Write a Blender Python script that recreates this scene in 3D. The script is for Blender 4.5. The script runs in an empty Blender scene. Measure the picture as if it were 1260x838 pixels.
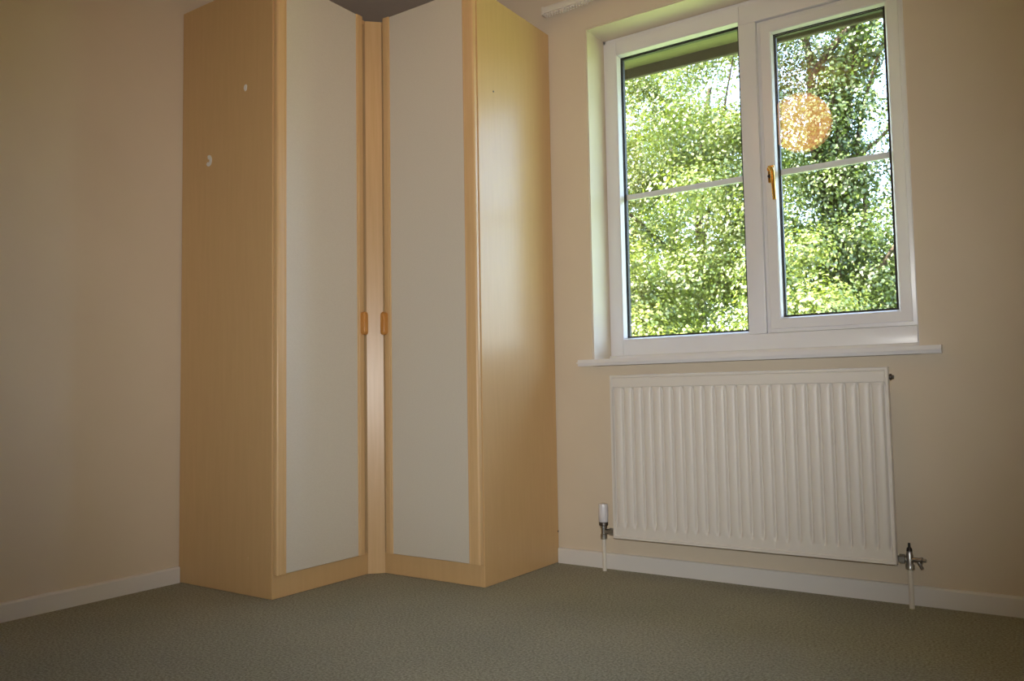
import bpy, bmesh, math, random
import numpy as np
from mathutils import Vector, Matrix

S = bpy.context.scene
COL = S.collection

# ---------------------------------------------------------------- camera
cam_d = bpy.data.cameras.new('camera')
cam = bpy.data.objects.new('camera', cam_d)
COL.objects.link(cam)
CAM = Vector((2.744, -2.818, 0.673))
right = Vector((0.82620, 0.56309, -0.01736)).normalized()
fwd = Vector((-0.56129, 0.82510, 0.06450)).normalized()
up = right.cross(fwd).normalized()
right = fwd.cross(up).normalized()
cam.matrix_world = Matrix(((right.x, up.x, -fwd.x, CAM.x), (right.y, up.y, -fwd.y, CAM.y),
                           (right.z, up.z, -fwd.z, CAM.z), (0, 0, 0, 1)))
cam_d.sensor_width = 36.0
cam_d.lens = 1002.75 / 1260 * 36.0
cam_d.clip_start = 0.02
cam_d.dof.use_dof = True
cam_d.dof.focus_distance = 3.1
cam_d.dof.aperture_fstop = 9.0
S.camera = cam

# ---------------------------------------------------------------- sky, sun, flash, exposure
world = bpy.data.worlds.new('sky'); S.world = world; world.use_nodes = True
wn = world.node_tree.nodes; wl = world.node_tree.links
sky = wn.new('ShaderNodeTexSky'); sky.sky_type = 'NISHITA'
sky.sun_disc = False; sky.sun_elevation = math.radians(46); sky.sun_rotation = math.radians(236)
sky.air_density = 1.0; sky.dust_density = 4.0; sky.ozone_density = 1.0
wl.new(sky.outputs[0], wn['Background'].inputs[0])
wn['Background'].inputs[1].default_value = 2.7

sun_d = bpy.data.lights.new('sun', 'SUN'); sun_d.energy = 46.0; sun_d.angle = math.radians(0.6)
sun_d.color = (1.0, 0.95, 0.84)
sun = bpy.data.objects.new('sun', sun_d); COL.objects.link(sun)
sun.rotation_euler = Vector((0.62, 0.42, -0.78)).to_track_quat('-Z', 'Y').to_euler()

# the camera's own pop-up flash, a hand's width above the lens
fl_d = bpy.data.lights.new('camera_flash', 'SPOT'); fl_d.energy = 137.0
fl_d.spot_size = math.radians(78); fl_d.spot_blend = 1.0; fl_d.shadow_soft_size = 0.02
fl_d.color = (0.96, 0.96, 0.95)
fl = bpy.data.objects.new('camera_flash', fl_d); COL.objects.link(fl)
fl.location = CAM + up * 0.10 - fwd * 0.02
fl.rotation_euler = (fwd + up * 0.02).to_track_quat('-Z', 'Y').to_euler()

S.view_settings.view_transform = 'Standard'
S.view_settings.look = 'None'
S.view_settings.gamma = 1.0
S.view_settings.exposure = 0.0
S.cycles.use_denoising = True
S.cycles.max_bounces = 10
S.cycles.transparent_max_bounces = 16
S.cycles.sample_clamp_indirect = 8.0


# ---------------------------------------------------------------- materials
def mat(name, col, rough=0.6, spec=0.5, metal=0.0, ior=1.5):
    m = bpy.data.materials.new(name); m.use_nodes = True
    b = m.node_tree.nodes['Principled BSDF']
    b.inputs['Base Color'].default_value = (*col, 1)
    b.inputs['Roughness'].default_value = rough
    b.inputs['Specular IOR Level'].default_value = spec
    b.inputs['Metallic'].default_value = metal
    b.inputs['IOR'].default_value = ior
    return m


def nodes(m):
    return m.node_tree.nodes, m.node_tree.links, m.node_tree.nodes['Principled BSDF']


def noise_col(m, c0, c1, scale, stretch=(1, 1, 1), detail=4.0, lo=0.3, hi=0.7, bump=0.0, bscale=None, bdist=0.002):
    n, l, b = nodes(m)
    tc = n.new('ShaderNodeTexCoord'); mp = n.new('ShaderNodeMapping')
    mp.inputs['Scale'].default_value = stretch
    l.new(tc.outputs['Object'], mp.inputs[0])
    t = n.new('ShaderNodeTexNoise'); t.inputs['Scale'].default_value = scale; t.inputs['Detail'].default_value = detail
    l.new(mp.outputs[0], t.inputs['Vector'])
    r = n.new('ShaderNodeValToRGB')
    r.color_ramp.elements[0].position = lo; r.color_ramp.elements[0].color = (*c0, 1)
    r.color_ramp.elements[1].position = hi; r.color_ramp.elements[1].color = (*c1, 1)
    l.new(t.outputs['Fac'], r.inputs[0]); l.new(r.outputs[0], b.inputs['Base Color'])
    if bump:
        t2 = n.new('ShaderNodeTexNoise'); t2.inputs['Scale'].default_value = bscale or scale; t2.inputs['Detail'].default_value = 3
        l.new(mp.outputs[0], t2.inputs['Vector'])
        bp = n.new('ShaderNodeBump'); bp.inputs['Strength'].default_value = bump; bp.inputs['Distance'].default_value = bdist
        l.new(t2.outputs['Fac'], bp.inputs['Height']); l.new(bp.outputs[0], b.inputs['Normal'])
    return m


M_WALL = noise_col(mat('cream_wall_paint', (.74, .64, .47), .62, .3), (.725, .63, .492), (.755, .66, .522), 3.0,
                   bump=.12, bscale=140, bdist=.001)
M_CEIL = noise_col(mat('white_ceiling_paint', (.72, .69, .64), .8, .2), (.60, .55, .48), (.64, .59, .52), 4, bump=.2, bscale=120)
M_SKIRT = mat('white_gloss_skirting', (.80, .78, .75), .35)
M_UPVC = mat('white_upvc', (.80, .79, .80), .28)
M_RAD = mat('white_radiator_enamel', (.80, .77, .72), .42)
M_GASKET = mat('black_rubber_gasket', (.012, .012, .014), .6)
M_BRASS = mat('polished_brass', (.85, .52, .14), .22, metal=1.0)
M_CHROME = mat('dull_chrome', (.42, .43, .42), .33, metal=1.0)
M_DARKMET = mat('dark_metal', (.12, .11, .10), .4, metal=.8)
M_BLACK = mat('black_plastic', (.015, .014, .014), .45)
M_TRV = mat('white_valve_plastic', (.78, .78, .82), .3)
M_PIPE = mat('cream_painted_pipe', (.78, .74, .66), .4)
M_TRACK = mat('white_plastic_track', (.78, .74, .66), .45)
M_FILLER = mat('white_filler', (.85, .83, .78), .8)
M_HANDLE = noise_col(mat('orange_beech_handle', (.62, .29, .07), .35), (.55, .24, .05), (.66, .32, .09), 18, (6, 6, 1))
M_SIDE = noise_col(mat('beech_laminate_satin', (.60, .39, .19), .29, ior=1.37), (.665, .437, .212), (.695, .462, .226), 9, (9, 9, .6),
                   detail=6, bump=.012, bscale=60)
M_STILE = noise_col(mat('beech_door_edge', (.68, .43, .21), .33, ior=1.5), (.69, .46, .225), (.75, .515, .27), 9, (12, 12, .5), detail=6)
M_CREAM = noise_col(mat('cream_door_vinyl', (.72, .67, .58), .40), (.69, .64, .55), (.73, .685, .595), 160, (1, 1, 3),
                    bump=.12, bscale=260, bdist=.0008)
M_SOFFIT = noise_col(mat('olive_brown_soffit_board', (.30, .27, .13), .6), (.135, .125, .05), (.16, .148, .06), 5, (1, 8, 1))
M_FASCIA = noise_col(mat('dark_brown_fascia', (.10, .075, .05), .55), (.042, .030, .02), (.055, .04, .027), 6, (1, 8, 8))
M_BRICK = noise_col(mat('outside_brick', (.30, .16, .10), .85), (.25, .13, .08), (.36, .2, .13), 8)
M_LAWN = noise_col(mat('lawn_grass', (.10, .17, .04), .9), (.07, .13, .03), (.15, .22, .06), 30)
M_BARK = noise_col(mat('tree_bark', (.10, .07, .045), .9), (.025, .017, .010), (.075, .05, .03), 14, (3, 3, .6), bump=.8, bscale=20, bdist=.02)
M_CORD = mat('white_lamp_cord', (.8, .8, .78), .5)


def carpet_mat():
    m = mat('olive_beige_carpet', (.26, .24, .16), .95, .1)
    n, l, b = nodes(m)
    tc = n.new('ShaderNodeTexCoord')
    t1 = n.new('ShaderNodeTexNoise'); t1.inputs['Scale'].default_value = 150; t1.inputs['Detail'].default_value = 4
    t1.inputs['Roughness'].default_value = .7
    t2 = n.new('ShaderNodeTexNoise'); t2.inputs['Scale'].default_value = 2.2; t2.inputs['Detail'].default_value = 3
    for t in (t1, t2): l.new(tc.outputs['Object'], t.inputs['Vector'])
    r1 = n.new('ShaderNodeValToRGB')
    r1.color_ramp.elements[0].position = .37; r1.color_ramp.elements[0].color = (.175, .168, .108, 1)
    r1.color_ramp.elements[1].position = .64; r1.color_ramp.elements[1].color = (.45, .44, .33, 1)
    l.new(t1.outputs['Fac'], r1.inputs[0])
    r2 = n.new('ShaderNodeValToRGB')
    r2.color_ramp.elements[0].position = .35; r2.color_ramp.elements[0].color = (.90, .91, .90, 1)
    r2.color_ramp.elements[1].position = .65; r2.color_ramp.elements[1].color = (1.05, 1.03, 1.0, 1)
    l.new(t2.outputs['Fac'], r2.inputs[0])
    mx = n.new('ShaderNodeMix'); mx.data_type = 'RGBA'; mx.blend_type = 'MULTIPLY'; mx.inputs[0].default_value = 1
    l.new(r1.outputs[0], mx.inputs[6]); l.new(r2.outputs[0], mx.inputs[7]); l.new(mx.outputs[2], b.inputs['Base Color'])
    bp = n.new('ShaderNodeBump'); bp.inputs['Strength'].default_value = .7; bp.inputs['Distance'].default_value = .006
    l.new(t1.outputs['Fac'], bp.inputs['Height']); l.new(bp.outputs[0], b.inputs['Normal'])
    b.inputs['Sheen Weight'].default_value = .2
    return m


def glass_mat():
    m = bpy.data.materials.new('clear_window_glass'); m.use_nodes = True
    n, l = m.node_tree.nodes, m.node_tree.links
    n.remove(n['Principled BSDF'])
    tr = n.new('ShaderNodeBsdfTransparent'); tr.inputs[0].default_value = (.965, .975, .97, 1)
    gl = n.new('ShaderNodeBsdfGlossy'); gl.inputs['Roughness'].default_value = 0.0
    ge = n.new('ShaderNodeNewGeometry')
    dt = n.new('ShaderNodeVectorMath'); dt.operation = 'DOT_PRODUCT'
    l.new(ge.outputs['Incoming'], dt.inputs[0]); l.new(ge.outputs['Normal'], dt.inputs[1])
    def mth(op, a, b):
        q = n.new('ShaderNodeMath'); q.operation = op
        for i, v in enumerate((a, b)):
            if v is None: continue
            if isinstance(v, (int, float)): q.inputs[i].default_value = v
            else: l.new(v, q.inputs[i])
        return q.outputs[0]
    # Schlick's reflectance, the same from both faces of the thin pane
    ab = mth('ABSOLUTE', dt.outputs['Value'], None)
    p5 = mth('POWER', mth('SUBTRACT', 1.0, ab), 5.0)
    refl = mth('ADD', mth('MULTIPLY', p5, .92), .075)
    mx = n.new('ShaderNodeMixShader')
    l.new(refl, mx.inputs[0]); l.new(tr.outputs[0], mx.inputs[1]); l.new(gl.outputs[0], mx.inputs[2])
    l.new(mx.outputs[0], n['Material Output'].inputs[0])
    return m


def leaf_mat(name, dark, lite, trans):
    m = bpy.data.materials.new(name); m.use_nodes = True
    n, l = m.node_tree.nodes, m.node_tree.links
    n.remove(n['Principled BSDF'])
    at = n.new('ShaderNodeAttribute'); at.attribute_name = 'tone'
    r = n.new('ShaderNodeValToRGB')
    r.color_ramp.elements[0].color = (*dark, 1); r.color_ramp.elements[1].color = (*lite, 1)
    l.new(at.outputs['Fac'], r.inputs[0])
    df = n.new('ShaderNodeBsdfDiffuse'); l.new(r.outputs[0], df.inputs[0])
    tl = n.new('ShaderNodeBsdfTranslucent')
    mul = n.new('ShaderNodeMix'); mul.data_type = 'RGBA'; mul.blend_type = 'MULTIPLY'; mul.inputs[0].default_value = 1
    mul.inputs[7].default_value = (*trans, 1)
    l.new(r.outputs[0], mul.inputs[6]); l.new(mul.outputs[2], tl.inputs[0])
    gl = n.new('ShaderNodeBsdfGlossy'); gl.inputs['Roughness'].default_value = .38; gl.inputs[0].default_value = (1, 1, 1, 1)
    m1 = n.new('ShaderNodeMixShader'); m1.inputs[0].default_value = .30
    l.new(df.outputs[0], m1.inputs[1]); l.new(tl.outputs[0], m1.inputs[2])
    m2 = n.new('ShaderNodeMixShader'); m2.inputs[0].default_value = .055
    l.new(m1.outputs[0], m2.inputs[1]); l.new(gl.outputs[0], m2.inputs[2])
    l.new(m2.outputs[0], n['Material Output'].inputs[0])
    return m


def lamp_mat():
    # paper globe glowing from the bulb inside: brighter in the middle of the paper, mottled weave
    m = bpy.data.materials.new('glowing_orange_paper'); m.use_nodes = True
    n, l, b = nodes(m)
    b.inputs['Base Color'].default_value = (.75, .42, .14, 1); b.inputs['Roughness'].default_value = .8
    tc = n.new('ShaderNodeTexCoord')
    t = n.new('ShaderNodeTexNoise'); t.inputs['Scale'].default_value = 9; t.inputs['Detail'].default_value = 5
    mp = n.new('ShaderNodeMapping'); mp.inputs['Scale'].default_value = (1, 1, 5)
    l.new(tc.outputs['Object'], mp.inputs[0]); l.new(mp.outputs[0], t.inputs['Vector'])
    r = n.new('ShaderNodeValToRGB')
    r.color_ramp.elements[0].position = .3; r.color_ramp.elements[0].color = (.95, .39, .12, 1)
    r.color_ramp.elements[1].position = .7; r.color_ramp.elements[1].color = (1.0, .50, .19, 1)
    l.new(t.outputs['Fac'], r.inputs[0]); l.new(r.outputs[0], b.inputs['Emission Color'])
    b.inputs['Emission Strength'].default_value = 4.9
    return m


M_CARPET = carpet_mat(); M_GLASS = glass_mat(); M_LAMP = lamp_mat()
M_LEAF_A = leaf_mat('bright_oak_leaf', (.027, .058, .008), (.265, .315, .065), (1.1, 1.15, .6))
M_LEAF_B = leaf_mat('deep_green_leaf', (.016, .040, .006), (.15, .205, .04), (1.1, 1.15, .6))
M_IVY = leaf_mat('dark_ivy_leaf', (.025, .06, .015), (.11, .17, .04), (1.0, 1.1, .5))


# ---------------------------------------------------------------- mesh helpers
def link(name, bm, m, parent=None, smooth=None):
    me = bpy.data.meshes.new(name)
    bmesh.ops.recalc_face_normals(bm, faces=bm.faces)
    bm.to_mesh(me); bm.free()
    if m: me.materials.append(m)
    if smooth is not None:
        me.shade_smooth()
        me.set_sharp_from_angle(angle=math.radians(smooth))
    o = bpy.data.objects.new(name, me); COL.objects.link(o)
    if parent: o.parent = parent
    return o


def tag(o, label=None, cat=None, group=None, kind=None):
    if label: o['label'] = label
    if cat: o['category'] = cat
    if group: o['group'] = group
    if kind: o['kind'] = kind
    return o


def empty(name, loc=(0, 0, 0)):
    o = bpy.data.objects.new(name, None); COL.objects.link(o); o.location = loc
    o.empty_display_size = .05
    return o


def add_box(bm, x0, x1, y0, y1, z0, z1, bev=0.0, seg=2):
    r = bmesh.ops.create_cube(bm, size=1.0)
    vs = r['verts']
    for v in vs:
        v.co = Vector((x0 + (v.co.x + .5) * (x1 - x0), y0 + (v.co.y + .5) * (y1 - y0), z0 + (v.co.z + .5) * (z1 - z0)))
    if bev:
        es = list({e for v in vs for e in v.link_edges})
        bmesh.ops.bevel(bm, geom=es, offset=bev, segments=seg, affect='EDGES', profile=.6)
    return bm


def box(x0, x1, y0, y1, z0, z1, bev=0.0, seg=2):
    return add_box(bmesh.new(), x0, x1, y0, y1, z0, z1, bev, seg)


def add_prism(bm, pts, z0, z1, axis='z', bev=0.0, seg=2):
    """polygon pts extruded along an axis"""
    def P(a, b, c):
        return {'z': (a, b, c), 'x': (c, a, b), 'y': (a, c, b)}[axis]
    lo = [bm.verts.new(P(a, b, z0)) for a, b in pts]; hi = [bm.verts.new(P(a, b, z1)) for a, b in pts]
    n = len(pts); fs = [bm.faces.new(lo[::-1]), bm.faces.new(hi)]
    for i in range(n):
        fs.append(bm.faces.new((lo[i], lo[(i + 1) % n], hi[(i + 1) % n], hi[i])))
    if bev:
        es = list({e for f in fs[:2] for e in f.edges})
        bmesh.ops.bevel(bm, geom=es, offset=bev, segments=seg, affect='EDGES', profile=.6)
    return bm


def add_lathe(bm, prof, origin, axis=(0, 0, 1), n=20):
    """prof: list of (radius, height) along the axis"""
    A = Vector(axis).normalized(); q = Vector((0, 0, 1)).rotation_difference(A); O = Vector(origin)
    rings = []
    for rr, h in prof:
        if rr < 1e-6:
            rings.append([bm.verts.new(O + q @ Vector((0, 0, h)))])
        else:
            rings.append([bm.verts.new(O + q @ Vector((rr * math.cos(2 * math.pi * k / n), rr * math.sin(2 * math.pi * k / n), h)))
                          for k in range(n)])
    for a, b in zip(rings, rings[1:]):
        if len(a) == 1 and len(b) == 1: continue
        for k in range(n):
            k2 = (k + 1) % n
            if len(a) == 1: bm.faces.new((a[0], b[k], b[k2]))
            elif len(b) == 1: bm.faces.new((a[k], a[k2], b[0]))
            else: bm.faces.new((a[k], a[k2], b[k2], b[k]))
    if len(rings[0]) > 1: bm.faces.new(rings[0][::-1])
    if len(rings[-1]) > 1: bm.faces.new(rings[-1])
    return bm


def add_tube(bm, pts, radii, n=10):
    pts = [Vector(p) for p in pts]; rings = []
    for i, p in enumerate(pts):
        t = (pts[min(i + 1, len(pts) - 1)] - pts[max(i - 1, 0)]).normalized()
        a = t.orthogonal().normalized() if i == 0 else (a - t * a.dot(t)).normalized()
        b = t.cross(a)
        rr = radii[i] if isinstance(radii, (list, tuple)) else radii
        rings.append([bm.verts.new(p + (a * math.cos(2 * math.pi * k / n) + b * math.sin(2 * math.pi * k / n)) * rr) for k in range(n)])
    for r0, r1 in zip(rings, rings[1:]):
        for k in range(n):
            bm.faces.new((r0[k], r0[(k + 1) % n], r1[(k + 1) % n], r1[k]))
    bm.faces.new(rings[0][::-1]); bm.faces.new(rings[-1])
    return bm


def add_ring(bm, x0, x1, z0, z1, prof):
    """mitred rectangular frame in the x-z plane; prof: closed list of (inset, y)"""
    loops = []
    for ins, y in prof:
        loops.append([bm.verts.new((x, y, z)) for x, z in ((x0 + ins, z0 + ins), (x1 - ins, z0 + ins), (x1 - ins, z1 - ins), (x0 + ins, z1 - ins))])
    n = len(prof)
    for i in range(n):
        a, b = loops[i], loops[(i + 1) % n]
        for k in range(4):
            bm.faces.new((a[k], a[(k + 1) % 4], b[(k + 1) % 4], b[k]))
    return bm


# ---------------------------------------------------------------- room shell
RW, RD, RH = 3.2, 3.3, 2.38         # room width, depth, height
WX0, WX1, WZ0, WZ1 = 1.2136, 2.3656, 0.772, 2.127


def struct(name, bm, m, label, cat, smooth=None):
    return tag(link(name, bm, m, smooth=smooth), label, cat, kind='structure')


struct('floor', box(-.15, RW + .15, -RD - .15, 0.3, -.2, 0), M_CARPET, 'olive beige short pile carpet covering the whole floor', 'floor')
struct('ceiling', box(-.15, RW + .15, -RD - .15, 0.3, RH, RH + .15), M_CEIL, 'plain matt ceiling seen above the corner wardrobe', 'ceiling')
struct('wall_left', box(-.15, 0, -RD, 0, 0, RH), M_WALL, 'plain cream painted wall left of the wardrobe', 'wall')
struct('wall_right', box(RW, RW + .15, -RD, 0, 0, RH), M_WALL, 'plain cream painted wall beyond the right edge', 'wall')
struct('wall_front', box(-.15, RW + .15, -RD - .15, -RD, 0, RH), M_WALL, 'plain cream painted wall behind the camera', 'wall')
bm = bmesh.new()
xs = [-.15, WX0, WX1, RW + .15]; zs = [0, WZ0, WZ1, RH]
grid = {}
for yy in (0, .3):
    for i, x in enumerate(xs):
        for k, z in enumerate(zs):
            grid[i, k, yy] = bm.verts.new((x, yy, z))
for i in range(3):
    for k in range(3):
        if (i, k) == (1, 1): continue
        for yy in (0, .3):
            bm.faces.new([grid[i, k, yy], grid[i + 1, k, yy], grid[i + 1, k + 1, yy], grid[i, k + 1, yy]])
loop_out = [(0, 0), (1, 0), (2, 0), (3, 0), (3, 1), (3, 2), (3, 3), (2, 3), (1, 3), (0, 3), (0, 2), (0, 1)]
loop_in = [(1, 1), (2, 1), (2, 2), (1, 2)]
for lp in (loop_out, loop_in):
    for a, b in zip(lp, lp[1:] + lp[:1]):
        bm.faces.new([grid[a[0], a[1], 0], grid[b[0], b[1], 0], grid[b[0], b[1], .3], grid[a[0], a[1], .3]])
bmesh.ops.recalc_face_normals(bm, faces=bm.faces)
bm.edges.ensure_lookup_table()
rim = [e for e in bm.edges if all(abs(v.co.y) < 1e-6 and WX0 - .01 < v.co.x < WX1 + .01 and WZ0 - .01 < v.co.z < WZ1 + .01 for v in e.verts)]
bmesh.ops.bevel(bm, geom=rim, offset=.004, segments=2, affect='EDGES')
struct('wall_back', bm, M_WALL, 'cream painted wall holding the window and radiator', 'wall', 35)

HS = 0.0588


# skirting: board with a small rounded top edge
sk_prof = [(0, 0), (.015, 0), (.015, HS - .006), (.012, HS - .001), (.008, HS), (0, HS)]
bm = bmesh.new(); add_prism(bm, [(-a, z) for a, z in sk_prof], 1.04, RW, 'x')
struct('baseboard_back', bm, M_SKIRT, 'white skirting board under the radiator', 'skirting board')
bm = bmesh.new(); add_prism(bm, [(a, z) for a, z in sk_prof], -RD, -.999, 'y')
struct('baseboard_left', bm, M_SKIRT, 'white skirting board along the left wall up to the wardrobe', 'skirting board')
bm = bmesh.new(); add_prism(bm, [(RW - a, z) for a, z in sk_prof], -RD, -.015, 'y')
struct('baseboard_right', bm, M_SKIRT, 'white skirting board along the right wall', 'skirting board')

# ---------------------------------------------------------------- window
win = tag(empty('window_1', (1.79, .14, .80)), 'white plastic framed two light window with brass handle above the radiator', 'window', kind='structure')
OFF = Vector((1.79, .14, .80))


def wpart(name, bm, m, parent=None, smooth=35):
    o = link(name, bm, m, smooth=smooth)
    o.parent = parent or win
    if parent is None:
        o.location = -OFF
    return o


YF = .14
LX0, LX1, LZ0, LZ1 = 1.272, 1.788, .877, 2.056      # fixed light opening
SX0, SX1, SZ0, SZ1 = 1.849, 2.344, .873, 2.0365      # opening sash outline
FB = .798
bm = bmesh.new()
add_box(bm, WX0 + .011, LX0, YF, .205, FB, WZ1 - .014, .003)
add_box(bm, SX1, WX1, YF, .205, FB, WZ1 - .014, .003)
add_box(bm, LX0, LX1, YF, .205, LZ1, WZ1 - .014, .003)
add_box(bm, LX1, SX1, YF, .205, SZ1 + .001, WZ1 - .014, .003)
add_box(bm, LX0, SX1, YF, .205, FB, SZ0, .003)
add_box(bm, LX0, LX1, YF + .0005, .205, SZ0 - .002, LZ0, .002)
# thin flange where frame meets plaster, set back a little
add_box(bm, WX0, WX0 + .0115, YF + .006, .2, FB, WZ1, .002)
add_box(bm, WX0, WX1, YF + .006, .2, WZ1 - .0145, WZ1, .002)
wpart('outer_frame', bm, M_UPVC)
wpart('mullion', box(LX1, SX0, YF - .001, .205, SZ0, SZ1 + .001, .004), M_UPVC)
bm = bmesh.new(); add_prism(bm, [(YF - .012, FB), (YF, FB), (YF, FB + .018), (YF - .004, FB + .016)], WX0, WX1, 'x')
wpart('cover_strip', bm, M_UPVC)

# fixed light: sloping bead, gasket, sealed unit with glazing bar inside
GY = .168
bm = bmesh.new(); add_ring(bm, LX0, LX1, LZ0, LZ1, [(0, YF + .002), (.003, YF + .001), (.010, GY - .006), (.010, GY), (0, GY)])
wpart('glazing_bead', bm, M_UPVC)
bm = bmesh.new(); add_ring(bm, LX0, LX1, LZ0, LZ1, [(.008, GY - .005), (.0125, GY - .004), (.0125, GY), (.008, GY)])
wpart('gasket', bm, M_GASKET)
bm = bmesh.new(); add_ring(bm, LX0, LX1, LZ0, LZ1, [(.009, GY + .003), (.0165, GY + .003), (.0165, GY + .020), (.009, GY + .020)])
wpart('spacer_bar', bm, M_GASKET)
GB = 1.463
fp = wpart('fixed_pane', box(LX0 + .004, LX1 - .004, GY, GY + .024, LZ0 + .004, LZ1 - .004), M_GLASS, smooth=None)
wpart('glazing_bar', box(LX0 + .012, LX1 - .012, GY + .007, GY + .017, GB - .0115, GB + .0115, .003), M_UPVC)

# opening sash
sash = wpart('sash', add_ring(bmesh.new(), SX0 + .002, SX1 - .001, SZ0 + .002, SZ1 - .002,
             [(0, YF + .055), (0, YF + .012), (.012, YF + .009), (.014, YF + .006), (.046, YF + .006), (.050, YF + .009), (.0555, GY - .004), (.0555, GY), (.058, GY), (.058, YF + .055)]),
             M_UPVC, smooth=20)


def spart(name, bm, m, smooth=35):
    o = link(name, bm, m, smooth=smooth); o.parent = sash
    return o


spart('gasket', add_ring(bmesh.new(), SX0, SX1, SZ0, SZ1, [(.054, GY - .004), (.0605, GY - .003), (.0605, GY), (.054, GY)]), M_GASKET)
spart('spacer_bar', add_ring(bmesh.new(), SX0, SX1, SZ0, SZ1, [(.056, GY + .003), (.0645, GY + .003), (.0645, GY + .02), (.056, GY + .02)]), M_GASKET)
spart('sash_pane', box(SX0 + .056, SX1 - .056, GY, GY + .024, SZ0 + .056, SZ1 - .056), M_GLASS, smooth=None)
spart('glazing_bar', box(SX0 + .058, SX1 - .058, GY + .007, GY + .017, GB - .0115, GB + .0115, .003), M_UPVC)
bm = bmesh.new()  # wavy white strip added to imitate bright glints along the sash edge
_w = random.Random(8)
add_tube(bm, [(SX0 + .0022 + _w.uniform(-.0012, .0012), YF + .003, 1.25 + k * .012) for k in range(62)], [.0016 + _w.uniform(-.0006, .0008) for k in range(62)], 6)
tag(spart('glint_strip', bm, M_SKIRT), 'crinkled white strip imitating a glint on the sash edge')
# brass espagnolette handle: base plate, lock button, cranked lever
HX, HZ = 1.888, 1.452
bm = box(HX - .012, HX + .012, YF - .004, YF + .006, HZ - .030, HZ + .034, .004)
add_lathe(bm, [(.010, 0), (.010, .020), (.0085, .024), (0, .024)], (HX + .001, YF - .002, HZ + .016), (0, -1, 0), 16)
add_tube(bm, [(HX + .001, YF - .021, HZ + .020), (HX + .008, YF - .027, HZ + .014), (HX + .013, YF - .031, HZ + .002), (HX + .015, YF - .032, HZ - .045), (HX + .017, YF - .031, HZ - .100)],
         [.0075, .0085, .0085, .0075, .0068], 12)
h = spart('window_handle', bm, M_BRASS); tag(h, 'polished brass lever handle')
h2 = spart('lock_button', add_lathe(bmesh.new(), [(.006, 0), (.006, .012), (.004, .014), (0, .014)], (HX - .004, YF - .003, HZ - .008), (0, -1, 0), 14), M_BLACK)
# sill board with horns and a bull-nosed front
SL0, SL1, SZT = 1.160, 2.430, .798
bm = bmesh.new()
add_prism(bm, [(SL0, -.045), (SL1, -.045), (SL1, -.0005), (WX1 - .0005, -.0005), (WX1 - .0005, .142), (WX0 + .0005, .142), (WX0 + .0005, -.0005), (SL0, -.0005)],
          SZT - .025, SZT)
bm.edges.ensure_lookup_table()
es = [e for e in bm.edges if all(v.co.y < -.04 for v in e.verts) and abs(e.verts[0].co.z - e.verts[1].co.z) < 1e-5]
bmesh.ops.bevel(bm, geom=es, offset=.010, segments=4, affect='EDGES')
wpart('window_sill', bm, M_UPVC)

# ---------------------------------------------------------------- eaves outside the window
eav = tag(empty('roof_eaves', (1.8, .5, 2.23)), 'dark brown roof eaves hanging outside over the window head', 'eaves')
def epart(name, bm, m):
    o = link(name, bm, m, smooth=30); o.parent = eav; o.location = -Vector((1.8, .5, 2.23)); return o
SFZ, FY, FBZ = 2.220, .70, 2.175
bm = bmesh.new()
for k in range(3):
    add_box(bm, -3.5, 6.5, .302 + k * .132, .302 + k * .132 + .129, SFZ, SFZ + .012, .003, 1)
epart('soffit_board', bm, M_SOFFIT)
epart('fascia_board', box(-3.5, 6.5, FY, FY + .02, FBZ, SFZ + .16, .003, 1), M_FASCIA)
bm = bmesh.new()
gp = [(FY + .022 + .055 + .055 * math.cos(a), FBZ + .105 - .055 * math.sin(a)) for a in [math.pi * k / 10 for k in range(11)]]
gp += [(FY + .077 + .051 * math.cos(a), FBZ + .105 - .051 * math.sin(a)) for a in [math.pi - math.pi * k / 10 for k in range(11)]]
add_prism(bm, gp, -3.5, 6.5, 'x')
epart('gutter', bm, M_FASCIA)
bm = bmesh.new(); add_prism(bm, [(-3.8, RH + .16), (FY + .09, SFZ + .17), (FY + .09, SFZ + .19), (-1.5, RH + 1.6), (-3.8, RH + .18)], -3.5, 6.5, 'x')
epart('roof_slope', bm, M_FASCIA)

eav.rotation_euler = (0, .008, 0)      # the old eaves sag slightly to one side

# ---------------------------------------------------------------- corner wardrobe
D1, Y1, D2, X2, H, CC = .523, .997, .5015, 1.038, 2.150, .0446
wr = tag(empty('corner_wardrobe', (.3, -.3, 0)), 'tall L-shaped beech corner wardrobe with two cream doors', 'wardrobe')


def rpart(name, bm, m, parent=None, smooth=35):
    o = link(name, bm, m, smooth=smooth)
    if parent is None:
        o.parent = wr; o.location = (-.3, .3, 0)
    else:
        o.parent = parent
    return o


T = .018
rpart('side_panel', box(.004, D1, -Y1, -Y1 + T, .001, H, .0012, 1), M_SIDE)
rpart('side_panel', box(X2 - T, X2, -D2, -.004, .001, H, .0012, 1), M_SIDE)
rpart('top_panel', add_prism(bmesh.new(), [(.004, -Y1 + T), (D1, -Y1 + T), (D1, -D2 - CC - .006), (D1 - T - .004, -D2 - CC - .006), (D1 - T - .004, -D2 - CC + .012), (D1 + CC - .010, -D2 + T + .004), (D1 + CC + .006, -D2 + T + .004), (D1 + CC + .006, -D2), (X2 - T, -D2), (X2 - T, -.004), (.004, -.004)], H - .02, H - .002), M_SIDE)
rpart('plinth', box(D1 - T, D1 - .0005, -Y1 + T, -D2 - CC - .0005, .001, .078, .001, 1), M_SIDE)
rpart('plinth', box(D1 + CC + .0005, X2 - T, -D2 + .0005, -D2 + T, .001, .078, .001, 1), M_SIDE)
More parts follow.
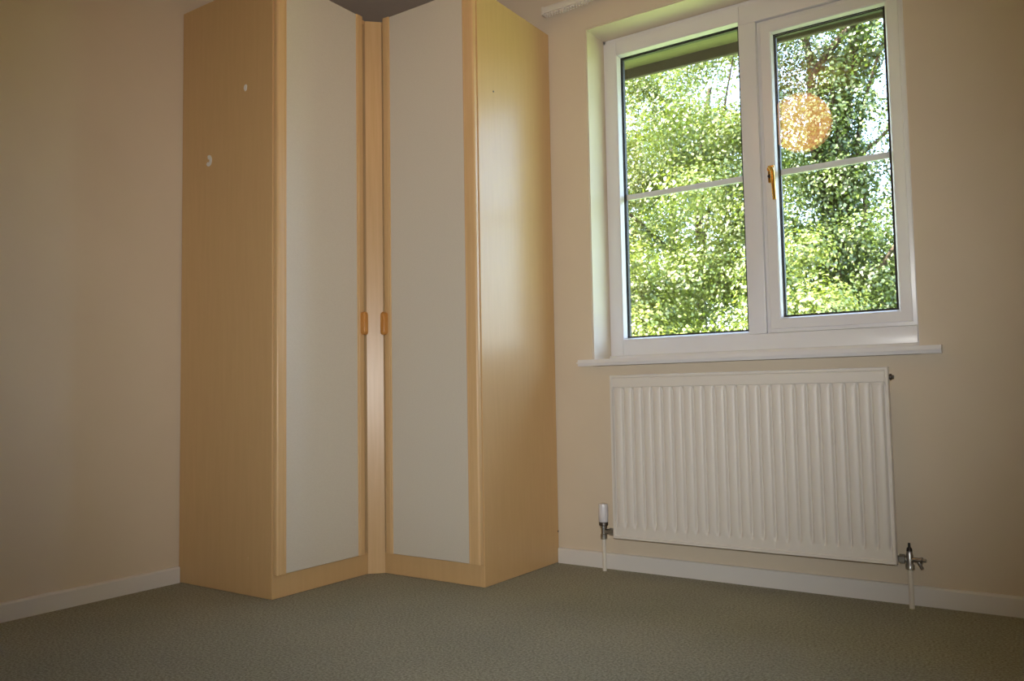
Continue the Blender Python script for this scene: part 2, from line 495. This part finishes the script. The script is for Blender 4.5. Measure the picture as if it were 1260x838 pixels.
rpart('corner_post', add_prism(bmesh.new(), [(D1, -D2 - CC), (D1 + CC, -D2), (D1 + CC, -D2 + T), (D1 + CC - .008, -D2 + T), (D1 - T, -D2 - CC + .008), (D1 - T, -D2 - CC)], .001, H - .002), M_STILE)


def capsule(w, hgt, n=8):
    pts = []
    for k in range(n + 1):
        a = math.pi * k / n
        pts.append((w / 2 * math.cos(a), hgt / 2 - w / 2 + w / 2 * math.sin(a)))
    for k in range(n + 1):
        a = math.pi + math.pi * k / n
        pts.append((w / 2 * math.cos(a), -hgt / 2 + w / 2 + w / 2 * math.sin(a)))
    return pts


def door(flip):
    """door built in a local frame: u along the front, w out of the front, z up; then mapped to its wall"""
    z0, z1 = .081, H - .003
    if flip:    # along the left wall, front faces +x
        u0, u1 = Y1 - .004 - .0, D2 + CC + .031     # as -y
        f = lambda u, w, z: (D1 + .002 + w, -u, z)
        ua, ub = u1, u0
        sa, sb = .035, .040     # stile widths: next to post, outer
    else:
        f = lambda u, w, z: (u, -D2 - .002 - w, z)
        ua, ub = D1 + CC + .022, X2 - .004
        sa, sb = .036, .049
    th = .019

    def stile(a, b, outer_at_b):
        # plan profile, rounded on the outer edge and with a bead next to the panel
        L = b - a; R = .008; pr = [(0, 0), (0, th - .003), (.002, th), (.006, th), (.0075, th - .002), (.009, th)]
        pr += [(L - R + R * math.sin(t), th - R + R * math.cos(t)) for t in [math.pi / 2 * k / 5 for k in range(6)]]
        pr += [(L, 0)]
        pts = [(a + p, w) if outer_at_b else (b - p, w) for p, w in pr]
        bm = bmesh.new()
        lo = [bm.verts.new(f(u, w, z0)) for u, w in pts]; hi = [bm.verts.new(f(u, w, z1)) for u, w in pts]
        n = len(pts); bm.faces.new(lo[::-1]); bm.faces.new(hi)
        for i in range(n): bm.faces.new((lo[i], lo[(i + 1) % n], hi[(i + 1) % n], hi[i]))
        return bm
    bm = bmesh.new()
    c = [f(ua + sa, 0, z0), f(ub - sb, th - .004, z1)]
    add_box(bm, min(c[0][0], c[1][0]), max(c[0][0], c[1][0]), min(c[0][1], c[1][1]), max(c[0][1], c[1][1]), z0, z1, .0015, 1)
    d = rpart('door', bm, M_CREAM); tag(d, 'cream door panel with beech edge strips')
    rpart('stile', stile(ua, ua + sa + .0006, False), M_STILE, d)
    rpart('stile', stile(ub - sb - .0006, ub, True), M_STILE, d)
    hc = ua + (.010 if flip else .009)
    bm = bmesh.new(); zc = .947
    pts = capsule(.026, .088)
    lo = [bm.verts.new(f(hc + a, th - .001, zc + b)) for a, b in pts]; hi = [bm.verts.new(f(hc + a, th + .021, zc + b)) for a, b in pts]
    n = len(pts); f0 = bm.faces.new(lo[::-1]); f1 = bm.faces.new(hi)
    for i in range(n): bm.faces.new((lo[i], lo[(i + 1) % n], hi[(i + 1) % n], hi[i]))
    bmesh.ops.bevel(bm, geom=list(f1.edges), offset=.007, segments=3, affect='EDGES')
    hd = rpart('handle', bm, M_HANDLE, d, 50); tag(hd, 'small orange wooden capsule pull')
    return d


door(True); door(False)


def blob(name, x, z, rx, rz, ring=False, m=M_FILLER):
    bm = bmesh.new()
    rng = random.Random(int(x * 1000))
    n = 14
    outer = [(x + rx * math.cos(2 * math.pi * k / n) * rng.uniform(.85, 1.1), z + rz * math.sin(2 * math.pi * k / n) * rng.uniform(.85, 1.1)) for k in range(n)]
    if ring:    # comma-shaped residue: gap on its left side
        pts = []
        ks = [math.radians(a) for a in range(-150, 121, 18)]
        pts += [(x + rx * math.cos(a), z + rz * math.sin(a)) for a in ks]
        pts += [(x + rx * .30 * math.cos(a) - rx * .1, z + rz * .30 * math.sin(a)) for a in ks[::-1]]
        outer = pts
    add_prism(bm, outer, -Y1 - .0015, -Y1 + .001, 'y')
    o = rpart(name, bm, m); return o


tag(blob('filler_patch', .377, 1.775, .0085, .0125), 'small white filler spot')
tag(blob('filler_patch', .169, 1.547, .017, .021, True), 'white curled adhesive mark')
for (x, z) in ((.40, .125),):
    rpart('screw_cap', add_lathe(bmesh.new(), [(.005, -.001), (.005, .0015), (0, .0025)], (x, -Y1, z), (0, -1, 0), 10), M_STILE)
for (y, z, m) in ((-.41, .122, M_STILE), (-.008, .122, M_DARKMET), (-.405, 1.79, M_DARKMET)):
    r = .005 if m is M_STILE else .0035
    rpart('screw_cap', add_lathe(bmesh.new(), [(r, -.001), (r, .001), (0, .002)], (X2, y, z), (1, 0, 0), 10), m)

# ---------------------------------------------------------------- radiator
RX0, RX1, RZ0, RZ1, RY = 1.3244, 2.2868, .1306, .7335, -.090
rad = tag(empty('radiator', (1.805, -.06, RZ0)), 'white ribbed steel panel radiator on the wall under the window', 'radiator')
RO = Vector((1.805, -.06, RZ0))


def dpart(name, bm, m, parent=None, smooth=40):
    o = link(name, bm, m, smooth=smooth)
    if parent is None:
        o.parent = rad; o.location = -RO
    else:
        o.parent = parent
    return o


# front sheet as a height field: rim, flat header, pressed flutes, flat foot
NR = 24
pitch = (RX1 - RX0 - .028) / NR
xs = [RX0, RX0 + .002, RX0 + .009, RX0 + .012]
hx = [.004, 0, 0, -.003]             # depth behind the front plane by column (rim)
for k in range(NR):
    b = RX0 + .014 + k * pitch
    for t, hh in ((0.0, 'g'), (.04, .12), (.09, .55), (.15, .82), (.25, .97), (.5, 1), (.75, .97), (.85, .82), (.91, .55), (.96, .12)):
        xs.append(b + t * pitch); hx.append(hh)
xs += [RX1 - .014, RX1 - .012, RX1 - .009, RX1 - .002, RX1]; hx += ['g', -.003, 0, 0, .004]
zr = [(RZ0, 'edge'), (RZ0 + .002, 'rim'), (RZ0 + .011, 'rim'), (RZ0 + .0135, 'flat'), (RZ0 + .040, 'flat'), (RZ0 + .047, .35), (RZ0 + .056, .8), (RZ0 + .066, 1),
      (RZ1 - .064, 1), (RZ1 - .057, .85), (RZ1 - .051, .45), (RZ1 - .047, 'flat'), (RZ1 - .044, 'head'), (RZ1 - .014, 'head'), (RZ1 - .012, 'flat2'), (RZ1 - .009, 'rim'), (RZ1 - .002, 'rim'), (RZ1, 'edge')]
bm = bmesh.new()
G = []
for z, kz in zr:
    row = []
    for i, x in enumerate(xs):
        h0 = hx[i]
        inside = 4 <= i < len(xs) - 4
        if kz == 'edge': y = .004
        elif kz == 'rim': y = h0 if not inside and h0 in (.004, 0) else 0
        elif i in (0, 1, 2, len(xs) - 1, len(xs) - 2, len(xs) - 3): y = h0
        elif kz in ('flat', 'flat2'): y = .0035
        elif kz == 'head': y = .0005 if inside else .0035
        else:
            a = 0 if (h0 == 'g' or not inside) else h0
            y = .0150 - (.0150 - .0005) * a if kz == 1 else .0035 + (.0150 - .0035) * kz - ((.0150 - .0005) * a * kz)
        row.append(bm.verts.new((x, RY + y, z)))
    G.append(row)
for a, b in zip(G, G[1:]):
    for i in range(len(xs) - 1):
        bm.faces.new((a[i], a[i + 1], b[i + 1], b[i]))
# returned edges to the back
bnd = [G[0][i] for i in range(len(xs))] + [G[k][-1] for k in range(1, len(G))] + [G[-1][i] for i in range(len(xs) - 2, -1, -1)] + [G[k][0] for k in range(len(G) - 2, 0, -1)]
back = [bm.verts.new((v.co.x, RY + .022, v.co.z)) for v in bnd]
nb = len(bnd)
for i in range(nb):
    bm.faces.new((bnd[i], bnd[(i + 1) % nb], back[(i + 1) % nb], back[i]))
bm.faces.new(back)
dpart('front_panel', bm, M_RAD, smooth=28)
bm = bmesh.new()
for k in range(26):                  # folded convector fins behind the panel
    x = RX0 + .05 + k * .0345
    add_box(bm, x, x + .0015, RY + .022, -.034, RZ0 + .06, RZ1 - .05)
add_box(bm, RX0 + .05, RX1 - .05, -.036, -.034, RZ0 + .06, RZ1 - .05)
dpart('convector_fins', bm, M_RAD)
for x in (RX0 + .16, RX1 - .16):
    dpart('wall_bracket', box(x - .015, x + .015, -.0345, -.001, RZ0 + .08, RZ1 - .08, .002, 1), M_RAD)
bm = add_lathe(bmesh.new(), [(.008, -.012), (.008, .002), (.0095, .002), (.0095, .007), (.0055, .008), (.0055, .013), (0, .013)], (RX1, -.072, .703), (1, 0, 0), 12)
dpart('bleed_valve', bm, M_DARKMET)


def pipe(x, y, z1):
    bm = add_tube(bmesh.new(), [(x, y, -.0), (x, y, z1)], .0075, 14)
    return dpart('pipe', bm, M_PIPE)


# left: thermostatic valve
TX, TY = 1.2665, -.052
pipe(TX, TY, .130)
bm = add_lathe(bmesh.new(), [(.0095, .118), (.0125, .120), (.0125, .136), (.0105, .138), (.0105, .158), (.013, .160), (.013, .172)], (TX, TY, 0), n=18)
add_lathe(bm, [(.0095, .0), (.0095, .018), (.0135, .019), (.0135, .034), (.010, .036), (.010, .054)], (TX + .006, TY, .148), (1, 0, -.02), 6)
tv = dpart('valve_body', bm, M_CHROME)
add = bmesh.new(); add_lathe(add, [(.0155, .168), (.0175, .170), (.0175, .180), (.016, .182)], (TX, TY, 0), n=20)
dpart('collar', add, M_DARKMET, tv)
bm = bmesh.new()
n = 36; prof = [(.0155, .181), (.0185, .184), (.0190, .205), (.0185, .240), (.0165, .249), (.010, .2515)]
rings = []
for rr, z in prof:
    rings.append([bm.verts.new((TX + (rr - (.0012 if k % 3 == 0 and .183 < z < .245 else 0)) * math.cos(2 * math.pi * k / n),
                                TY + (rr - (.0012 if k % 3 == 0 and .183 < z < .245 else 0)) * math.sin(2 * math.pi * k / n), z)) for k in range(n)])
for a, b in zip(rings, rings[1:]):
    for k in range(n): bm.faces.new((a[k], a[(k + 1) % n], b[(k + 1) % n], b[k]))
bm.faces.new(rings[0][::-1]); bm.faces.new(rings[-1])
tag(dpart('thermostat_head', bm, M_TRV, tv), 'white ribbed plastic thermostat head')

# right: lockshield valve with drain cock
KX, KY = 2.318, -.058
pipe(KX, KY, .128)
bm = add_lathe(bmesh.new(), [(.009, .116), (.013, .118), (.013, .130), (.0105, .133), (.0105, .160), (.0085, .165), (.0085, .172)], (KX, KY, 0), n=16)
add_lathe(bm, [(.009, 0), (.009, .010), (.0145, .011), (.0145, .026), (.009, .028), (.009, .040)], (KX - .002, KY, .147), (-1, 0, 0), 6)
lv = dpart('valve_body', bm, M_CHROME)
bm = add_lathe(bmesh.new(), [(.0085, .171), (.0075, .180), (.004, .184), (.0035, .196), (0, .197)], (KX, KY, 0), n=12)
dpart('spindle', bm, M_BLACK, lv)
bm = add_lathe(bmesh.new(), [(.0075, .004), (.0075, .030), (.0095, .031), (.0095, .036), (.0055, .037), (.0055, .046), (0, .046)], (KX, KY, .147), (1, -.15, .02), 12)
add_lathe(bm, [(.0055, .002), (.0055, .014), (.0042, .018), (.0055, .020), (.0042, .026), (.0032, .026)], (KX + .024, KY - .004, .145), (.45, -.1, -1), 12)
dpart('drain_cock', bm, M_CHROME, lv)

# ---------------------------------------------------------------- curtain track
tr = tag(empty('curtain_track', (1.044, -.04, 2.23)), 'white plastic curtain track high on the wall above the window', 'curtain track')
TO = Vector((1.044, -.04, 2.23))
def tpart(name, bm, m):
    o = link(name, bm, m, smooth=35); o.parent = tr; o.location = -TO; return o
bm = bmesh.new()
add_prism(bm, [(-.058, 2.218), (-.034, 2.218), (-.034, 2.222), (-.030, 2.2235), (-.030, 2.243), (-.034, 2.246), (-.056, 2.246), (-.060, 2.242), (-.060, 2.222)], 1.046, 2.56, 'x')
tpart('track_rail', bm, M_TRACK)
tpart('end_stop', box(1.040, 1.050, -.061, -.029, 2.212, 2.247, .003), M_TRACK)
tpart('end_stop', box(2.556, 2.566, -.061, -.029, 2.212, 2.247, .003), M_TRACK)
for x in (1.12, 1.5, 1.9, 2.3, 2.5):
    tpart('wall_bracket', box(x - .012, x + .012, -.0305, -.0005, 2.224, 2.242, .002, 1), M_TRACK)
gl0 = None
for k in range(16):
    x = 1.060 + k * .0125
    if gl0 is None:
        bm = bmesh.new(); add_box(bm, -.004, .004, -.005, .005, -.006, .004, .0015, 1)
        add_tube(bm, [(0, 0, -.004), (0, .001, -.010), (0, -.002, -.014), (0, -.005, -.012)], .0018, 6)
        o = link('glider', bm, M_TRACK, smooth=35); gl0 = o; o.parent = tr
    else:
        o = gl0.copy(); COL.objects.link(o); o.parent = tr
    o.location = Vector((x, -.046, 2.216)) - TO

# ---------------------------------------------------------------- pendant lamp behind the camera's view (it shows mirrored in the pane)
LC = Vector((1.600, -1.370, 2.130)); LR = .158
lamp = tag(empty('pendant_lamp', (LC.x, LC.y, RH)), 'round glowing orange paper globe lamp mirrored in the opening window pane', 'lamp')
def lpart(name, bm, m, sm=40):
    o = link(name, bm, m, smooth=sm); o.parent = lamp; o.location = (-LC.x, -LC.y, -RH); return o
bm = bmesh.new()
prof = []
for k in range(41):                 # ribbed paper: hoops bulge a little between wires
    a = -1.40 + 2.80 * k / 40
    rr = LR * (1 + .012 * (1 if k % 2 else -1))
    prof.append((rr * math.cos(a), rr * .97 * math.sin(a)))
add_lathe(bm, prof, LC, n=40)
lpart('lamp_shade', bm, M_LAMP, 60)
lpart('cord', add_tube(bmesh.new(), [(LC.x, LC.y, LC.z + LR * .95), (LC.x, LC.y, RH - .02)], .003, 8), M_CORD)
lpart('ceiling_rose', add_lathe(bmesh.new(), [(.012, -.035), (.040, -.028), (.048, -.004), (.048, 0)], (LC.x, LC.y, RH), n=24), M_CORD)

# ---------------------------------------------------------------- garden and trees outside
GZ = -2.75
tag(link('lawn', box(-90, 90, .35, 120, GZ - .3, GZ), M_LAWN), 'grass garden far below the window', 'lawn', kind='structure')
tag(link('house_wall', box(-3.5, 6.5, .16, .30, GZ, -.2), M_BRICK), 'outside brick wall below the window', 'wall', kind='structure')


def foliage(name, clusters, per, m, parent, seed, size=(.05, .09), spread=.28, flat=.7, upbias=1.1):
    """thousands of folded leaves in clusters, joined as one mass that nobody could count"""
    rs = np.random.RandomState(seed)
    C = np.asarray(clusters, float)
    n = len(C) * per
    ctr = np.repeat(C[:, :3], per, 0)
    sc = np.repeat(C[:, 3] if C.shape[1] > 3 else np.ones(len(C)), per)
    off = rs.normal(size=(n, 3)) * spread * sc[:, None]; off[:, 2] *= flat
    P = ctr + off
    nrm = rs.normal(size=(n, 3)) * .48; nrm[:, 2] += upbias * .7
    nrm += off / (spread * sc[:, None]) * .75
    nrm /= np.linalg.norm(nrm, axis=1)[:, None]
    ax = np.cross(nrm, rs.normal(size=(n, 3))); ax /= np.linalg.norm(ax, axis=1)[:, None]
    bx = np.cross(nrm, ax)
    L = rs.uniform(size[0], size[1], n)[:, None]; W = L * rs.uniform(.28, .42, n)[:, None]
    fold = L * rs.uniform(.02, .16, n)[:, None]
    v0 = P - ax * L * .5; v2 = P + ax * L * .5
    v1 = P + bx * W + nrm * fold - ax * L * .06; v3 = P - bx * W + nrm * fold - ax * L * .06
    V = np.stack([v0, v1, v2, v3], 1).reshape(-1, 3).astype(np.float32)
    base = np.arange(n) * 4
    tri = np.stack([base, base + 1, base + 2, base, base + 2, base + 3], 1).reshape(-1).astype(np.int32)
    me = bpy.data.meshes.new(name)
    me.vertices.add(n * 4); me.vertices.foreach_set('co', V.ravel())
    me.loops.add(n * 6); me.loops.foreach_set('vertex_index', tri)
    me.polygons.add(n * 2); me.polygons.foreach_set('loop_start', np.arange(n * 2, dtype=np.int32) * 3)
    me.polygons.foreach_set('loop_total', np.full(n * 2, 3, np.int32))
    at = me.attributes.new('tone', 'FLOAT', 'POINT')
    ct = np.repeat(rs.uniform(0, .7, len(C)) ** 1.3, per)
    tone = np.clip(ct + rs.uniform(0, .4, n), 0, 1)
    at.data.foreach_set('value', np.repeat(tone, 4).astype(np.float32))
    me.update(calc_edges=True); me.validate()
    me.materials.append(m)
    o = bpy.data.objects.new(name, me); COL.objects.link(o)
    o.parent = parent; o['kind'] = 'stuff'
    return o


def tree(name, base, height, crown_c, crown_r, n_clusters, per, leaf, label, seed, trunk_r=.18, lean=(0, 0), n_branch=9, ivy=False,
         size=(.05, .09), spread=.28, shell=.25, extra=None, group=None, limbs=()):
    rng = random.Random(seed); rs = np.random.RandomState(seed + 7)
    root = tag(empty(name, base), label, 'tree', group)
    bx, by, bz = base
    def rel(p): return (p[0] - bx, p[1] - by, p[2] - bz)
    path = []; rad_ = []
    N = 9
    for k in range(N):
        t = k / (N - 1)
        path.append((lean[0] * t ** 1.4 + rng.uniform(-.10, .10) * t, lean[1] * t + rng.uniform(-.10, .10) * t, height * t))
        rad_.append(trunk_r * (1 - .75 * t))
    tk = link('trunk', add_tube(bmesh.new(), path, rad_, 10), M_BARK, root, 60)
    cc = np.array(crown_c, float); cr = np.array(crown_r, float)
    d = rs.normal(size=(n_clusters, 3)); d /= np.linalg.norm(d, axis=1)[:, None]
    rr = shell + (1 - shell) * rs.uniform(0, 1, n_clusters) ** .7
    P = cc + d * rr[:, None] * cr
    P = np.concatenate([P, rs.uniform(.75, 1.35, n_clusters)[:, None]], 1)
    if extra is not None: P = np.concatenate([P, np.array(extra, float)], 0)
    Q = P.copy(); Q[:, :3] -= np.array(base)
    foliage('foliage', Q, per, leaf, root, seed + 1, size, spread)
    # branches reach from the trunk to leaf clusters
    idx = rs.choice(len(Q), n_branch, replace=False)
    for i in idx:
        tgt = Vector(Q[i, :3])
        k = min(N - 2, max(2, int((tgt.z / height) * .75 * (N - 1))))
        a = Vector(path[k]); mid = a.lerp(tgt, .5) + Vector((rng.uniform(-.2, .2), rng.uniform(-.2, .2), rng.uniform(.05, .35)))
        q1 = a.lerp(mid, .55); q2 = mid.lerp(tgt, .5) + Vector((0, 0, .08))
        r0 = rad_[k] * .5
        link('branch', add_tube(bmesh.new(), [a, q1, mid, q2, tgt], [r0, r0 * .8, r0 * .6, r0 * .4, r0 * .15], 7), M_BARK, root, 60)
    for pts, r0, r1 in limbs:
        n = len(pts)
        link('branch', add_tube(bmesh.new(), [rel(p) for p in pts], [r0 + (r1 - r0) * i / (n - 1) for i in range(n)], 9), M_BARK, root, 60)
    if ivy:
        cl = []
        for k in range(150):
            t = rng.uniform(.25, .98); f = t * (N - 1); i = min(N - 2, int(f)); p = Vector(path[i]).lerp(Vector(path[i + 1]), f - i)
            a = rng.uniform(0, 6.283)
            cl.append((p.x + .22 * math.cos(a), p.y + .22 * math.sin(a), p.z, 1))
        o = foliage('ivy', cl, 150, M_IVY, root, seed + 5, (.05, .08), .13, 1.2, .2)
    return root


tree('broadleaf_tree', (-2.5, 10.6, GZ), 8.6, (-2.4, 8.8, 3.0), (2.4, 1.7, 4.3), 155, 800, M_LEAF_A,
     'bright sunlit broadleaf tree filling the left window pane', 11, .15, (.3, -.2), 7, spread=.245, size=(.038, .07))
ex = [(-.55, 9.3, 5.6, 1.0), (-.35, 9.4, 5.9, .9), (-.75, 9.3, 5.0, 1.0), (-.45, 9.2, 4.7, .9), (-.85, 9.5, 5.9, 1.), (.85, 9.3, 5.55, .9), (1.0, 9.5, 5.95, 1.),
      (.05, 9.1, 6.1, .8), (.95, 9.2, 4.35, .8), (-.25, 9.3, 4.1, 1.), (.2, 9.2, 4.5, .7), (.75, 9.4, 3.9, .9), (.6, 9.3, 4.65, .5), (1.2, 9.5, 5.1, .9), (.35, 9.2, 3.7, .9),
      (-.7, 9.2, 5.5, .9), (-.5, 9.2, 5.2, .9), (-.95, 9.3, 4.4, 1), (.15, 9.2, 5.0, .5), (1.25, 9.4, 5.7, .8)]
_r = random.Random(3)
ex += [(_r.uniform(-1.0, .1), _r.uniform(9.0, 10.3), _r.uniform(4.3, 6.3), _r.uniform(.6, 1)) for k in range(11)]
ex = [(x, y, z, s * 1.55) for x, y, z, s in ex]
tree('ivy_tree', (-.05, 9.6, GZ), 9.5, (.45, 9.8, 1.9), (1.7, 1.3, 2.6), 110, 480, M_LEAF_B,
     'darker tree with an ivy-clad trunk behind the opening pane', 23, .20, (.50, 0), 9, ivy=True, spread=.2, size=(.038, .068), extra=ex,
     limbs=(([(.05, 9.6, 3.3), (-.20, 9.5, 4.3), (-.17, 9.45, 5.25), (.15, 9.4, 5.6), (.62, 9.35, 6.02), (.9, 9.3, 6.5)], .085, .035),
            ([(.15, 9.6, 3.95), (.45, 9.5, 4.0), (.70, 9.4, 4.12), (1.05, 9.3, 4.4)], .045, .018),
            ([(-.15, 9.45, 5.3), (-.22, 9.4, 5.9), (-.15, 9.4, 6.6)], .06, .03)))
tree('small_tree', (.30, 6.7, GZ), 4.2, (.28, 6.3, .75), (.85, .8, 1.55), 80, 520, M_LEAF_A,
     'low bright green tree in front of the ivy-clad trunk', 37, .07, (.05, 0), 5, size=(.033, .058), spread=.15)
tree('background_tree', (-5.6, 16.5, GZ), 10.5, (-4.9, 16.2, 4.2), (3.6, 2.4, 5.4), 190, 260, M_LEAF_B,
     'farther tree seen through gaps of the sunlit left tree', 53, .2, (.3, 0), 8, size=(.07, .12), spread=.42)
tree('background_tree', (-.2, 17.5, GZ), 6.8, (-.3, 17.2, 1.6), (3.0, 2.2, 3.4), 140, 260, M_LEAF_A,
     'farther pale tree glimpsed behind the ivy-clad trunk', 67, .2, (.2, 0), 8, size=(.07, .12), spread=.42)
# far boundary hedge across the garden, right of the view
hd = tag(empty('hedge', (20, 46, GZ)), 'long distant garden hedge beyond the lawn', 'hedge')
rh = random.Random(5)
foliage('foliage', [(-36 + k * .36 + rh.uniform(-.3, .3), rh.uniform(-.8, .8), .5 + rh.uniform(0, 1.9), 1) for k in range(200)], 110, M_LEAF_B, hd, 9, (.18, .3), .5)
link('stem', add_tube(bmesh.new(), [(0, 0, -.02), (0, .1, .9), (.1, .1, 1.8)], [.12, .09, .05], 8), M_BARK, hd, 60)
